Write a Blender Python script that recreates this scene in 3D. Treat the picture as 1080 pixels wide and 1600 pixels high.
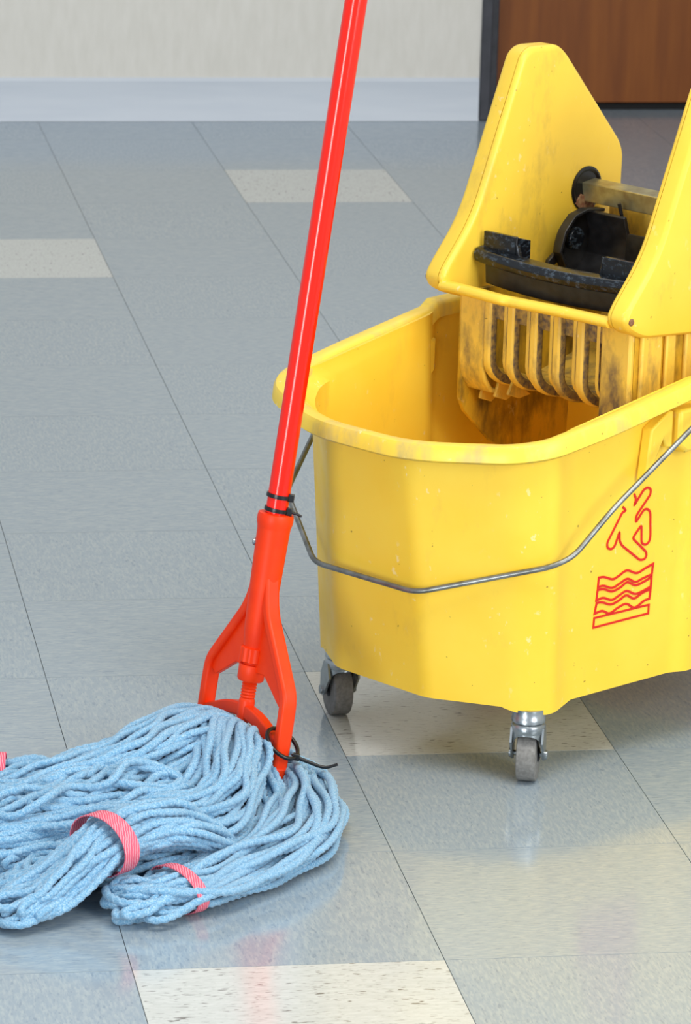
import bpy, bmesh, math, random
import numpy as np
from mathutils import Vector, Matrix

random.seed(7)
rng = np.random.default_rng(7)
scene = bpy.context.scene
for ob in list(bpy.data.objects):
    bpy.data.objects.remove(ob)
COL = scene.collection

# ------------------------------------------------------------------ camera
cam_d = bpy.data.cameras.new('camera')
cam = bpy.data.objects.new('camera', cam_d)
COL.objects.link(cam)
CR, CU, CW = Vector((0.98712, -0.15751, 0.02806)), Vector((0.01569, 0.26987, 0.96277)), Vector((0.15921, 0.94993, -0.26887))
CO = Vector((-0.7435, -3.7774, 1.5224))
cam.matrix_world = Matrix(((CR.x, CU.x, -CW.x, CO.x), (CR.y, CU.y, -CW.y, CO.y), (CR.z, CU.z, -CW.z, CO.z), (0, 0, 0, 1)))
cam_d.sensor_fit = 'VERTICAL'
cam_d.sensor_height = 36.0
cam_d.lens = 36.0 * 6628.7 / 1600.0
cam_d.clip_start = 0.05
cam_d.dof.use_dof = True
cam_d.dof.focus_distance = 4.5
cam_d.dof.aperture_fstop = 24.0
scene.camera = cam

# ------------------------------------------------------------------ world, lamps, exposure
world = bpy.data.worlds.new('room_light')
scene.world = world
world.use_nodes = True
wb = world.node_tree.nodes['Background']
wb.inputs[0].default_value = (0.82, 0.91, 1.0, 1)
wb.inputs[1].default_value = 0.62

def area(name, loc, target, sx, sy, power, col=(1, 1, 1)):
    ld = bpy.data.lights.new(name, 'AREA')
    ld.shape = 'RECTANGLE'; ld.size = sx; ld.size_y = sy
    ld.energy = power; ld.color = col
    lo = bpy.data.objects.new(name, ld)
    COL.objects.link(lo)
    lo.location = loc
    d = Vector(target) - Vector(loc)
    lo.rotation_euler = d.to_track_quat('-Z', 'Y').to_euler()
    return lo
area('ceiling_lamp_near', (0.35, -0.6, 2.7), (0.35, -0.6, 0), 2.0, 1.2, 54, (1.0, 0.97, 0.9))
area('ceiling_lamp_far', (0.6, 2.4, 2.7), (0.6, 2.4, 0), 2.4, 1.2, 16, (1.0, 0.97, 0.92))
area('glazed_door_daylight', (-2.9, -3.5, 0.80), (-0.1, 0.5, 0.80), 1.2, 1.5, 82, (0.95, 0.98, 1.0))
area('fill_light_right', (1.7, -2.3, 1.5), (0.35, 0.1, 0.1), 1.4, 1.6, 66, (0.95, 0.98, 1.0))  # added fill with no known window, brightens the near floor at right

scene.view_settings.view_transform = 'Standard'
scene.view_settings.look = 'None'
scene.view_settings.exposure = 0.0
scene.view_settings.gamma = 1.0
scene.view_settings.use_curve_mapping = False

# ------------------------------------------------------------------ materials
def srgb(r, g, b):
    f = lambda c: (c / 255 / 12.92) if c / 255 <= 0.04045 else ((c / 255 + 0.055) / 1.055) ** 2.4
    return (f(r), f(g), f(b), 1.0)

class NT:
    def __init__(self, name):
        self.m = bpy.data.materials.new(name)
        self.m.use_nodes = True
        self.t = self.m.node_tree
        self.b = self.t.nodes['Principled BSDF']
        self.tc = self.t.nodes.new('ShaderNodeTexCoord')
    def new(self, ty, **kw):
        n = self.t.nodes.new(ty)
        for k, v in kw.items():
            if k in n.inputs: n.inputs[k].default_value = v
            else: setattr(n, k, v)
        return n
    def link(self, a, b): self.t.links.new(a, b)
    def coords(self, scale=(1, 1, 1), src='Object', offset_random=False):
        mp = self.t.nodes.new('ShaderNodeMapping')
        mp.inputs['Scale'].default_value = scale
        if offset_random:
            oi = self.t.nodes.new('ShaderNodeObjectInfo')
            ml = self.t.nodes.new('ShaderNodeMath'); ml.operation = 'MULTIPLY'; ml.inputs[1].default_value = 37.0
            self.link(oi.outputs['Random'], ml.inputs[0])
            ad = self.t.nodes.new('ShaderNodeVectorMath'); ad.operation = 'ADD'
            self.link(self.tc.outputs[src], ad.inputs[0]); self.link(ml.outputs[0], ad.inputs[1])
            self.link(ad.outputs[0], mp.inputs['Vector'])
        else:
            self.link(self.tc.outputs[src], mp.inputs['Vector'])
        return mp.outputs[0]
    def noise(self, vec, scale, detail=4, rough=0.55):
        n = self.new('ShaderNodeTexNoise', Scale=scale, Detail=detail, Roughness=rough)
        self.link(vec, n.inputs['Vector'])
        return n.outputs['Fac']
    def ramp(self, fac, lo, hi, c0=(0, 0, 0, 1), c1=(1, 1, 1, 1)):
        r = self.t.nodes.new('ShaderNodeValToRGB')
        r.color_ramp.elements[0].position = lo; r.color_ramp.elements[0].color = c0
        r.color_ramp.elements[1].position = hi; r.color_ramp.elements[1].color = c1
        self.link(fac, r.inputs[0])
        return r.outputs[0]
    def mix(self, fac, a, b):
        m = self.t.nodes.new('ShaderNodeMix'); m.data_type = 'RGBA'
        for s, v in ((0, fac), (6, a), (7, b)):
            if isinstance(v, (tuple, list, float, int)): m.inputs[s].default_value = v
            else: self.link(v, m.inputs[s])
        return m.outputs[2]
    def mul(self, a, k):
        m = self.t.nodes.new('ShaderNodeMath'); m.operation = 'MULTIPLY'
        self.link(a, m.inputs[0])
        if isinstance(k, (float, int)): m.inputs[1].default_value = k
        else: self.link(k, m.inputs[1])
        return m.outputs[0]
    def bump(self, h, strength=0.2, dist=0.001):
        b = self.new('ShaderNodeBump', Strength=strength, Distance=dist)
        self.link(h, b.inputs['Height'])
        self.link(b.outputs[0], self.b.inputs['Normal'])
    def color(self, c):
        if isinstance(c, tuple): self.b.inputs['Base Color'].default_value = c
        else: self.link(c, self.b.inputs['Base Color'])
    def set(self, **kw):
        for k, v in kw.items():
            self.b.inputs[k.replace('_', ' ')].default_value = v
        return self

def mat_plain(name, col, rough=0.5, metal=0.0, grain=0.0, scale=200, col2=None):
    n = NT(name); n.set(Roughness=rough, Metallic=metal)
    if col2 is not None:
        v = n.coords()
        n.color(n.mix(n.ramp(n.noise(v, scale), 0.35, 0.7), col, col2))
    else:
        n.color(col)
    if grain:
        n.bump(n.noise(n.coords(), scale), grain)
    return n.m

def mat_tile(name, c_base, c_lite, c_dark, dark_amt):
    n = NT(name); n.set(Roughness=0.2)
    n.b.inputs['IOR'].default_value = 1.68
    v = n.coords((66, 300, 60), offset_random=True)
    f1 = n.noise(v, 1.0, 3, 0.6)
    v2 = n.coords((110, 400, 90), offset_random=True)
    f2 = n.noise(v2, 1.0, 2, 0.5)
    v3 = n.coords((58, 215, 60), offset_random=True)
    f3 = n.noise(v3, 1.0, 1.5, 0.5)
    c = n.mix(n.ramp(f1, 0.42, 0.66), c_base, c_lite)
    c = n.mix(n.mul(n.ramp(f2, 0.60, 0.68), 0.45), c, c_dark)
    c = n.mix(n.mul(n.ramp(f3, 0.68, 0.71), dark_amt), c, c_dark)
    n.color(c)
    rg = n.noise(n.coords((9, 9, 9)), 1.0, 4)
    rr = n.ramp(rg, 0.3, 0.75, (0.11, 0.11, 0.11, 1), (0.17, 0.17, 0.17, 1))
    n.link(rr, n.b.inputs['Roughness'])
    n.bump(n.noise(n.coords((25, 25, 25)), 1.0, 3), 0.03, 0.001)
    return n.m
M = {}
M['tile_blue'] = mat_tile('blue_grey_vinyl', srgb(143, 157, 168), srgb(160, 171, 176), srgb(112, 128, 146), 0.55)
M['tile_white'] = mat_tile('white_vinyl', srgb(192, 194, 190), srgb(202, 204, 200), srgb(112, 108, 104), 0.9)
M['seam'] = mat_plain('dark_seam', srgb(88, 92, 95), 0.7)

n = NT('painted_wall'); n.set(Roughness=0.6)
f = n.noise(n.coords((60, 60, 14)), 1.0, 4)
n.color(n.mix(n.ramp(f, 0.35, 0.7), srgb(224, 219, 209), srgb(231, 226, 217)))
n.bump(f, 0.15, 0.002); M['wall'] = n.m
n = NT('vinyl_baseboard'); n.set(Roughness=0.4)
f = n.noise(n.coords((5, 5, 60)), 1.0, 3)
n.color(n.mix(f, srgb(196, 203, 213), srgb(212, 217, 224))); M['base'] = n.m
M['jamb'] = mat_plain('dark_bronze_frame', srgb(48, 49, 56), 0.4, 0.0, 0.1, 40, srgb(62, 62, 70))
n = NT('wood_door'); n.set(Roughness=0.45)
f = n.noise(n.coords((40, 40, 3)), 1.0, 5)
n.color(n.mix(n.ramp(f, 0.3, 0.75), srgb(124, 64, 12), srgb(150, 84, 22))); M['door'] = n.m
M['gap'] = mat_plain('gap_shade_and_seam', srgb(20, 18, 18), 0.8)  # near-black for the painted shade under the door and the cheek seams

def mat_yellow(name, base, base2, dirt, dirt_amt, scratch=0.5, rough=0.38, lo=0.60, hi=0.80):
    n = NT(name)
    v = n.coords()
    c = n.mix(n.ramp(n.noise(v, 9, 4), 0.35, 0.7), base, base2)
    d1 = n.ramp(n.noise(n.coords((1, 1, 0.45)), 22, 6, 0.65), lo, hi)
    c = n.mix(n.mul(d1, dirt_amt), c, dirt)
    s1 = n.ramp(n.noise(n.coords((1, 1, 0.7)), 110, 3, 0.6), 0.64, 0.69)
    area_ = n.ramp(n.noise(v, 14, 2), 0.46, 0.6)
    c = n.mix(n.mul(n.mul(s1, area_), scratch), c, srgb(250, 232, 180))
    sp = n.ramp(n.noise(v, 160, 1, 0.5), 0.785, 0.80)
    c = n.mix(n.mul(sp, 0.7), c, srgb(110, 85, 20))
    n.color(c)
    rr = n.ramp(n.noise(v, 30, 5), 0.3, 0.7, (rough - 0.06,) * 3 + (1,), (rough + 0.12,) * 3 + (1,))
    n.link(rr, n.b.inputs['Roughness'])
    n.b.inputs['Subsurface Weight'].default_value = 0.0
    n.bump(n.noise(v, 260, 3), 0.04, 0.0008)
    return n.m
M['yellow'] = mat_yellow('yellow_plastic', srgb(252, 211, 66), srgb(250, 203, 54), srgb(205, 160, 70), 0.4)
M['rim'] = mat_yellow('scuffed_yellow_rim', srgb(250, 213, 72), srgb(240, 202, 66), srgb(190, 168, 110), 0.9, 0.8, 0.38, 0.5, 0.75)
M['wringer'] = mat_yellow('worn_yellow_plastic', srgb(249, 209, 70), srgb(243, 200, 62), srgb(165, 134, 72), 0.6, 0.4, 0.38, 0.54, 0.8)
M['basket'] = mat_yellow('grimy_yellow_plastic', srgb(240, 198, 70), srgb(222, 182, 84), srgb(104, 86, 66), 1.0, 0.4, 0.5, 0.46, 0.68)
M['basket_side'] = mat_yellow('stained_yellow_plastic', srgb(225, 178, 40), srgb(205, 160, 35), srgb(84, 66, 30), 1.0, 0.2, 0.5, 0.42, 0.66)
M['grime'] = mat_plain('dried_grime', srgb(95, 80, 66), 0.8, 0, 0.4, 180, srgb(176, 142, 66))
n = NT('black_plastic'); n.set(Roughness=0.26)
v = n.coords((1, 1, 1.6))
n.color(n.mix(n.ramp(n.noise(v, 120, 5, 0.7), 0.52, 0.75), srgb(14, 17, 22), srgb(84, 98, 112)))
n.bump(n.noise(v, 160, 3), 0.12); M['black'] = n.m
M['black2'] = mat_plain('sooty_black_plastic', srgb(20, 20, 22), 0.36, 0, 0.1, 90, srgb(36, 36, 38))
M['brass'] = mat_plain('yellow_zinc_steel', srgb(186, 180, 140), 0.34, 0.75, 0.08, 60, srgb(150, 136, 104))
M['rust'] = mat_plain('rusty_smear', srgb(120, 72, 50), 0.8, 0, 0.4, 200, srgb(150, 120, 84))
M['zinc'] = mat_plain('zinc_steel', srgb(178, 184, 186), 0.3, 0.9, 0.05, 50, srgb(140, 146, 150))
M['wire'] = mat_plain('dull_steel_wire', srgb(150, 152, 150), 0.36, 0.85, 0.1, 70, srgb(112, 112, 106))
M['rubber'] = mat_plain('grey_rubber', srgb(112, 110, 106), 0.75, 0, 0.3, 220, srgb(136, 134, 130))
M['rubberdark'] = mat_plain('dark_hub', srgb(34, 34, 38), 0.6)
M['handle'] = mat_plain('glossy_red_coating', srgb(246, 28, 6), 0.16)
n = NT('orange_red_plastic'); n.set(Roughness=0.42)
v = n.coords()
c = n.mix(n.ramp(n.noise(v, 25, 4), 0.35, 0.7), srgb(248, 62, 6), srgb(238, 52, 6))
c = n.mix(n.mul(n.ramp(n.noise(v, 60, 5), 0.62, 0.8), 0.3), c, srgb(180, 74, 44))
n.b.inputs['Specular IOR Level'].default_value = 0.3
n.color(c); M['yoke'] = n.m
M['tie'] = mat_plain('black_nylon', srgb(16, 16, 19), 0.3)
M['red_print'] = mat_plain('red_ink', srgb(216, 26, 12), 0.45)
n = NT('blue_yarn'); n.set(Roughness=0.95)
v = n.coords()
f = n.noise(v, 620, 2, 0.6)
c = n.mix(n.ramp(f, 0.4, 0.66), srgb(100, 154, 190), srgb(160, 193, 214))
c = n.mix(n.mul(n.ramp(n.noise(v, 16, 3), 0.45, 0.75), 0.5), c, srgb(126, 158, 180))
n.color(c)
n.b.inputs['Sheen Weight'].default_value = 0.25
n.bump(f, 0.45, 0.0005); M['yarn'] = n.m
n = NT('pink_band'); n.set(Roughness=0.85)
wv = n.new('ShaderNodeTexWave', Scale=130.0, Distortion=4.0, Detail=2.0)
n.link(n.coords(), wv.inputs['Vector'])
n.color(n.mix(n.ramp(wv.outputs['Fac'], 0.45, 0.8), srgb(216, 84, 108), srgb(232, 150, 162)))
n.bump(wv.outputs['Fac'], 0.4, 0.0006); M['band'] = n.m

# ------------------------------------------------------------------ mesh helpers
def link(name, me, mat, parent=None, smooth=None, bevel=0.0, seg=2):
    o = bpy.data.objects.new(name, me)
    COL.objects.link(o)
    if mat is not None and not me.materials: me.materials.append(mat)
    if parent is not None: o.parent = parent
    if smooth is not None:
        me.shade_smooth()
        me.set_sharp_from_angle(angle=math.radians(smooth))
    if bevel:
        b = o.modifiers.new('bevel', 'BEVEL'); b.width = bevel; b.segments = seg
        b.limit_method = 'ANGLE'; b.angle_limit = math.radians(38); b.harden_normals = False
        if smooth is None:
            me.shade_smooth(); me.set_sharp_from_angle(angle=math.radians(50))
    return o

def mesh(name, verts, faces):
    me = bpy.data.meshes.new(name)
    me.from_pydata([tuple(map(float, v)) for v in verts], [], faces)
    bm = bmesh.new(); bm.from_mesh(me)
    bmesh.ops.recalc_face_normals(bm, faces=bm.faces)
    bm.to_mesh(me); bm.free()
    me.update()
    return me

def box_data(lo, hi):
    x0, y0, z0 = lo; x1, y1, z1 = hi
    v = [(x0, y0, z0), (x1, y0, z0), (x1, y1, z0), (x0, y1, z0), (x0, y0, z1), (x1, y0, z1), (x1, y1, z1), (x0, y1, z1)]
    f = [(0, 3, 2, 1), (4, 5, 6, 7), (0, 1, 5, 4), (1, 2, 6, 5), (2, 3, 7, 6), (3, 0, 4, 7)]
    return v, f

def box(name, lo, hi, mat, parent=None, bevel=0.0, seg=2):
    return link(name, mesh(name, *box_data(lo, hi)), mat, parent, None, bevel, seg)

def join(*parts):
    V, F = [], []
    for v, f in parts:
        o = len(V); V += list(v); F += [tuple(i + o for i in q) for q in f]
    return V, F

def prism(poly, ext0, ext1):
    """poly: 3D points of the outline, ext0/ext1 offset vectors of the two caps"""
    k = len(poly)
    V = [tuple(Vector(p) + Vector(ext0)) for p in poly] + [tuple(Vector(p) + Vector(ext1)) for p in poly]
    F = [tuple(range(k))[::-1], tuple(range(k, 2 * k))] + [(i, (i + 1) % k, k + (i + 1) % k, k + i) for i in range(k)]
    return V, F

def frames(pts):
    P = np.asarray(pts, float)
    T = np.gradient(P, axis=0); T /= np.linalg.norm(T, axis=1)[:, None] + 1e-12
    N = np.zeros_like(P)
    up = np.array([0, 0, 1.0]) if abs(T[0][2]) < 0.9 else np.array([1.0, 0, 0])
    nn = np.cross(T[0], up); nn /= np.linalg.norm(nn)
    for i in range(len(P)):
        nn = nn - T[i] * (nn @ T[i]); nn /= np.linalg.norm(nn) + 1e-12
        N[i] = nn
    return P, T, N, np.cross(T, N)

def tube_data(pts, r, sides=12, closed_ends=True, lobes=0, amp=0.0, pitch=0.02):
    P, T, N, B = frames(pts)
    k = len(P)
    R = np.full(k, r) if np.isscalar(r) else np.asarray(r, float)
    th = np.arange(sides) / sides * 2 * np.pi
    s = np.r_[0, np.cumsum(np.linalg.norm(np.diff(P, axis=0), axis=1))]
    rad = R[:, None] * np.ones((1, sides))
    if lobes:
        rad = rad * (1 + amp * np.cos(lobes * (th[None, :] - (s / pitch * 2 * np.pi)[:, None])))
    V = P[:, None, :] + rad[..., None] * (np.cos(th)[None, :, None] * N[:, None, :] + np.sin(th)[None, :, None] * B[:, None, :])
    V = V.reshape(-1, 3)
    F = []
    for i in range(k - 1):
        a = i * sides
        for j in range(sides):
            j2 = (j + 1) % sides
            F.append((a + j, a + j2, a + sides + j2, a + sides + j))
    if closed_ends:
        F.append(tuple(range(sides))[::-1]); F.append(tuple((k - 1) * sides + j for j in range(sides)))
    return V.tolist(), F

def lathe_data(prof, origin, axis, sides=32, knurl=None):
    """prof: (r, t) pairs along axis"""
    axis = Vector(axis).normalized(); origin = Vector(origin)
    x = axis.orthogonal().normalized(); y = axis.cross(x)
    V, F = [], []
    for (r, t) in prof:
        for j in range(sides):
            a = 2 * math.pi * j / sides
            rr = r * (1 + (knurl[1] * (1 if (j // knurl[0]) % 2 else -1) if knurl else 0))
            V.append(tuple(origin + axis * t + x * (rr * math.cos(a)) + y * (rr * math.sin(a))))
    for i in range(len(prof) - 1):
        for j in range(sides):
            j2 = (j + 1) % sides
            F.append((i * sides + j, i * sides + j2, (i + 1) * sides + j2, (i + 1) * sides + j))
    F.append(tuple(range(sides))[::-1]); F.append(tuple((len(prof) - 1) * sides + j for j in range(sides)))
    return V, F

def fillet(poly, rad, seg=4):
    """round the corners of a closed 2D polygon; same number of points for the same input length"""
    out = []
    k = len(poly)
    for i in range(k):
        p0, p, p1 = (np.array(poly[(i + d) % k], float) for d in (-1, 0, 1))
        r = rad[i] if not np.isscalar(rad) else rad
        a, b = p0 - p, p1 - p
        la, lb = np.linalg.norm(a), np.linalg.norm(b)
        d = min(r, 0.45 * la, 0.45 * lb)
        A, B = p + a / la * d, p + b / lb * d
        for s in range(seg + 1):
            t = s / seg
            out.append((1 - t) ** 2 * A + 2 * t * (1 - t) * p + t * t * B)
    return out

def spline(pts, num):
    """Catmull-Rom through rows of pts (any dimension)"""
    P = np.asarray(pts, float)
    Q = np.vstack([2 * P[0] - P[1], P, 2 * P[-1] - P[-2]])
    k = len(P) - 1
    out = []
    for g in np.linspace(0, k, num):
        i = min(int(g), k - 1); t = g - i
        a, b, c, d = Q[i], Q[i + 1], Q[i + 2], Q[i + 3]
        out.append(0.5 * ((2 * b) + (-a + c) * t + (2 * a - 5 * b + 4 * c - d) * t * t + (-a + 3 * b - 3 * c + d) * t ** 3))
    return np.array(out)

def empty(name, loc, rz=0.0):
    o = bpy.data.objects.new(name, None)
    COL.objects.link(o)
    o.empty_display_size = 0.05
    o.location = loc; o.rotation_euler = (0, 0, rz)
    return o

def tag(o, label, cat, kind=None, group=None):
    o['label'] = label
    if cat: o['category'] = cat
    if kind: o['kind'] = kind
    if group: o['group'] = group
    return o

# ------------------------------------------------------------------ the setting
TS = 0.3048
floor = box('floor', (-2.2, -2.2, -0.06), (3.2, 6.2, -0.0030), M['seam'])
tag(floor, 'floor of square blue-grey vinyl tiles with a few white ones', 'floor', 'structure')
g = 0.0004
def tile_mesh(name, mat):
    me = mesh(name, *box_data((-TS / 2 + g, -TS / 2 + g, -0.0032), (TS / 2 - g, TS / 2 - g, 0.0)))
    me.materials.append(mat)
    return me
me_blue = tile_mesh('tile_blue', M['tile_blue'])
me_white = tile_mesh('tile_white', M['tile_white'])
WHITE = {(-1, -1), (0, 2), (-1, 10), (1, 12)}
for j in range(-4, 16):
    for i in range(-5, 8):
        if j * TS > 4.66: continue
        t = bpy.data.objects.new('tile', me_white if (i, j) in WHITE else me_blue)
        COL.objects.link(t)
        t.parent = floor
        t.location = ((i + 0.5) * TS, (j + 0.5) * TS, 0)
        t.rotation_euler = (0, 0, 0 if (i + j) % 2 == 0 else math.pi / 2)

WY = 4.466
wall = box('wall_back', (-2.2, WY, 0.0), (0.884, WY + 0.16, 2.8), M['wall'])
tag(wall, 'cream painted wall behind the mop', 'wall', 'structure')
wr_ = box('wall_right_added', (1.78, -1.0, 0.0), (1.92, WY, 2.8), M['wall'])  # out of view, added to keep light off the floor by the door
tag(wr_, 'unseen cream side wall added to shade the floor by the brown door', 'wall', 'structure')
lint = box('wall_back_above_door', (0.884, WY, 2.12), (3.2, WY + 0.16, 2.8), M['wall'])
tag(lint, 'cream painted wall above the brown door', 'wall', 'structure')
bbme = mesh('baseboard', *prism([(-2.2, WY + 0.001, 0.0005), (-2.2, WY - 0.012, 0.0005), (-2.2, WY - 0.008, 0.008), (-2.2, WY - 0.006, 0.080), (-2.2, WY - 0.002, 0.086), (-2.2, WY + 0.001, 0.087)], (0, 0, 0), (3.083, 0, 0)))
bb = link('baseboard_back', bbme, M['base'], None, 30)
tag(bb, 'pale blue-white vinyl baseboard along the cream wall', 'baseboard', 'structure')
br = link('baseboard_right', mesh('baseboard_right', *prism([(1.781, -1.0, 0.0005), (1.768, -1.0, 0.0005), (1.772, -1.0, 0.008), (1.774, -1.0, 0.080), (1.778, -1.0, 0.086), (1.781, -1.0, 0.087)], (0, 0, 0), (0, WY + 0.99, 0))), M['base'], None, 30)
tag(br, 'pale vinyl baseboard along the added side wall', 'baseboard', 'structure')
jm = empty('trim_1', (0.884, WY, 0))
tag(jm, 'dark bronze metal frame beside the brown door', 'door frame', 'structure')
box('jamb_face', (0.0, -0.006, 0.0005), (0.022, 0.165, 2.12), M['jamb'], jm, 0.002)
box('jamb_stop', (0.022, 0.06, 0.0005), (0.048, 0.165, 2.12), M['jamb'], jm, 0.002)
dr = empty('door_1', (0.93, WY + 0.11, 0))
tag(dr, 'brown wood-grain door standing behind the yellow wringer', 'door', 'structure')
box('door_leaf', (0.004, 0.0, 0.016), (0.95, 0.045, 2.1), M['door'], dr, 0.002)
box('door_gap_shade', (0.004, 0.008, 0.0003), (0.95, 0.05, 0.012), M['gap'], dr)  # dark strip standing in for the shadow gap below the leaf

# ------------------------------------------------------------------ the bucket
TH = math.radians(37.0)
AX = Vector((math.cos(TH), math.sin(TH), 0)); NX = Vector((math.sin(TH), -math.cos(TH), 0))
V0 = 0.62
def frame_root(name, z=0.0):
    p = NX * (-0.452) + AX * V0
    return empty(name, (p.x, p.y, z), TH - math.pi / 2)
bucket = frame_root('mop_bucket')
tag(bucket, 'yellow plastic mop bucket on grey casters with red warning print', 'bucket')

HALF_B = [(0.07, 0.380), (0.158, 0.430), (0.181, 0.462), (0.176, 0.486), (0.187, 0.652), (0.196, 0.668), (0.194, 0.83), (0.16, 0.915), (0.07, 0.945)]
HALF_T = [(0.063, 0.342), (0.172, 0.398), (0.201, 0.430), (0.191, 0.458), (0.196, 0.652), (0.203, 0.668), (0.207, 0.86), (0.172, 0.945), (0.07, 0.985)]
RADS = [0.012, 0.05, 0.02, 0.02, 0.008, 0.008, 0.06, 0.06, 0.04]
def full(half, far=None):
    return [(n_, v_) for n_, v_ in half] + [(-n_, v_) for n_, v_ in (far or half)[::-1]]
FAR_B = [(0.07, 0.385), (0.148, 0.437), (0.172, 0.474)] + HALF_B[3:]
FAR_T = [(0.060, 0.346), (0.150, 0.412), (0.180, 0.452), (0.187, 0.480)] + HALF_T[4:]
RF = RADS + RADS[::-1]
def rim_z(v):
    z = 0.385 + 0.155 * (max(v, 0.33) - 0.33)
    if v > 0.66: z = 0.385 + 0.155 * 0.33 + min(1.0, (v - 0.66) / 0.012) * 0.008 + 0.02 * (min(v, 0.8) - 0.66)
    return z
def bottom_z(i, cnt, n_, v_):
    # the skirt reaches lower round the caster housings at the corners
    d = min(math.hypot(abs(n_) - 0.168, v_ - 0.455), math.hypot(abs(n_) - 0.16, v_ - 0.9))
    return 0.091 - 0.010 * max(0.0, 1 - (d / 0.045) ** 2)
LV = 14
ringB = fillet(full(HALF_B, FAR_B), RF, 5); ringT = fillet(full(HALF_T, FAR_T), RF, 5)
K = len(ringB)
ringF = fillet(full(HALF_T), RF, 5)
def ring_at(s, inset=0.0, zt_off=-0.004):
    out = []
    k = min(1.0, max(0.0, (s - 0.93) / 0.05)); k = k * k * (3 - 2 * k)
    base = [(1 - s) * np.array(b) + s * ((1 - k) * np.array(t) + k * np.array(f_)) for b, t, f_ in zip(ringB, ringT, ringF)]
    for i in range(K):
        p = base[i]
        if inset:
            d = base[(i + 1) % K] - base[i - 1]; d /= np.linalg.norm(d) + 1e-9
            p = p + np.array([-d[1], d[0]]) * inset
        zb = bottom_z(i, K, *base[i]) if not inset else 0.1
        zt = rim_z(base[i][1]) + zt_off
        out.append((p[0], p[1] - V0, zb + (zt - zb) * s))
    return out
V, F = [], []
rings = [ring_at(k) for k in list(np.linspace(0, 0.93, LV)) + [0.945, 0.96, 0.98, 1.0]] + [ring_at(k, 0.004) for k in (1.0, 0.98, 0.955, 0.93, 0.8, 0.6, 0.4, 0.2, 0.0)]
for rg in rings: V += rg
for k in range(len(rings) - 1):
    for i in range(K):
        i2 = (i + 1) % K
        F.append((k * K + i, k * K + i2, (k + 1) * K + i2, (k + 1) * K + i))
lastk = (len(rings) - 1) * K
V.append((0, 0.02, 0.1)); F += [(lastk + i, lastk + (i + 1) % K, len(V) - 1) for i in range(K)]
V.append((0, 0.02, 0.093)); F += [((i + 1) % K, i, len(V) - 1) for i in range(K)]
link('tub', mesh('tub', V, F), M['yellow'], bucket, 28)

# rim: rounded flange swept round the top
RIM_H = [(0.072, 0.328), (0.18, 0.382), (0.208, 0.418), (0.2175, 0.50), (0.2195, 0.652), (0.2195, 0.668), (0.221, 0.87), (0.182, 0.965), (0.07, 1.0)]
rimO = fillet(full(RIM_H), [0.05, 0.05, 0.05, 0.05, 0.01, 0.01, 0.06, 0.06, 0.04] + [0.04, 0.06, 0.06, 0.01, 0.01, 0.05, 0.05, 0.05, 0.05], 6)
KR = len(rimO)
PROF = [(0.020, -0.020), (0.004, -0.020), (0.0, -0.017), (0.0012, -0.005), (0.004, -0.0008), (0.008, 0.0), (0.016, 0.0), (0.021, -0.002), (0.024, -0.006), (0.0245, -0.020)]
V, F = [], []
for i in range(KR):
    p = rimO[i]; d = rimO[(i + 1) % KR] - rimO[i - 1]; d /= np.linalg.norm(d) + 1e-9
    nr = np.array([-d[1], d[0]])
    for (ins, dz) in PROF:
        q = p + nr * ins
        V.append((q[0], q[1] - V0, rim_z(p[1]) + dz))
L_ = len(PROF)
for i in range(KR):
    for j in range(L_):
        F.append((i * L_ + j, ((i + 1) % KR) * L_ + j, ((i + 1) % KR) * L_ + (j + 1) % L_, i * L_ + (j + 1) % L_))
rim = link('rim', mesh('rim', V, F), M['rim'], bucket, 40)
rim['label'] = 'scuffed flat rim rising toward the wringer'

# moulded bail brackets on both flanks (boss under the rim with two ribs running down)
for sg in (1, -1):
    poly = [(0.570, 0.328), (0.577, 0.386), (0.606, 0.402), (0.613, 0.402), (0.613, 0.360), (0.603, 0.362), (0.598, 0.372), (0.574, 0.330)]
    pts = [(sg * 0.1930, v_ - V0, z_) for v_, z_ in poly]
    link('bracket_rib', mesh('bracket_rib', *prism(pts, (0, 0, 0), (sg * 0.014, 0, 0))), M['yellow'], bucket, None, 0.004, 2)
    poly = [(0.618, 0.402), (0.618, 0.362), (0.632, 0.352), (0.655, 0.352), (0.668, 0.362), (0.668, 0.402)]
    pts = [(sg * 0.1930, v_ - V0, z_) for v_, z_ in poly]
    link('bail_boss', mesh('bail_boss', *prism(pts, (0, 0, 0), (sg * 0.020, 0, 0))), M['yellow'], bucket, None, 0.004, 2)

# wire bail hanging down across the front
half = [(0.214, 0.660, 0.390), (0.235, 0.648, 0.405), (0.237, 0.612, 0.391), (0.222, 0.500, 0.315), (0.210, 0.452, 0.268), (0.198, 0.430, 0.258), (0.076, 0.351, 0.2175)]
ctrl = [(-a, b, c) for a, b, c in half] + [(a, b, c) for a, b, c in half[::-1]]
def round_path(P, r=0.012, seg=5):
    P = [np.array(p, float) for p in P]; out = [P[0]]
    for i in range(1, len(P) - 1):
        a, b = P[i - 1] - P[i], P[i + 1] - P[i]
        la, lb = np.linalg.norm(a), np.linalg.norm(b)
        d = min(r, 0.45 * la, 0.45 * lb)
        for s in range(seg + 1):
            t = s / seg
            out.append((1 - t) ** 2 * (P[i] + a / la * d) + 2 * t * (1 - t) * P[i] + t * t * (P[i] + b / lb * d))
    out.append(P[-1]); return np.array(out)
bp = round_path([(a, b - V0, c) for a, b, c in ctrl], 0.016)
bail = link('wire_bail', mesh('bail', *tube_data(bp, 0.0031, 12)), M['wire'], bucket, 60)
bail['label'] = 'thin grey steel wire carrying handle'

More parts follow.
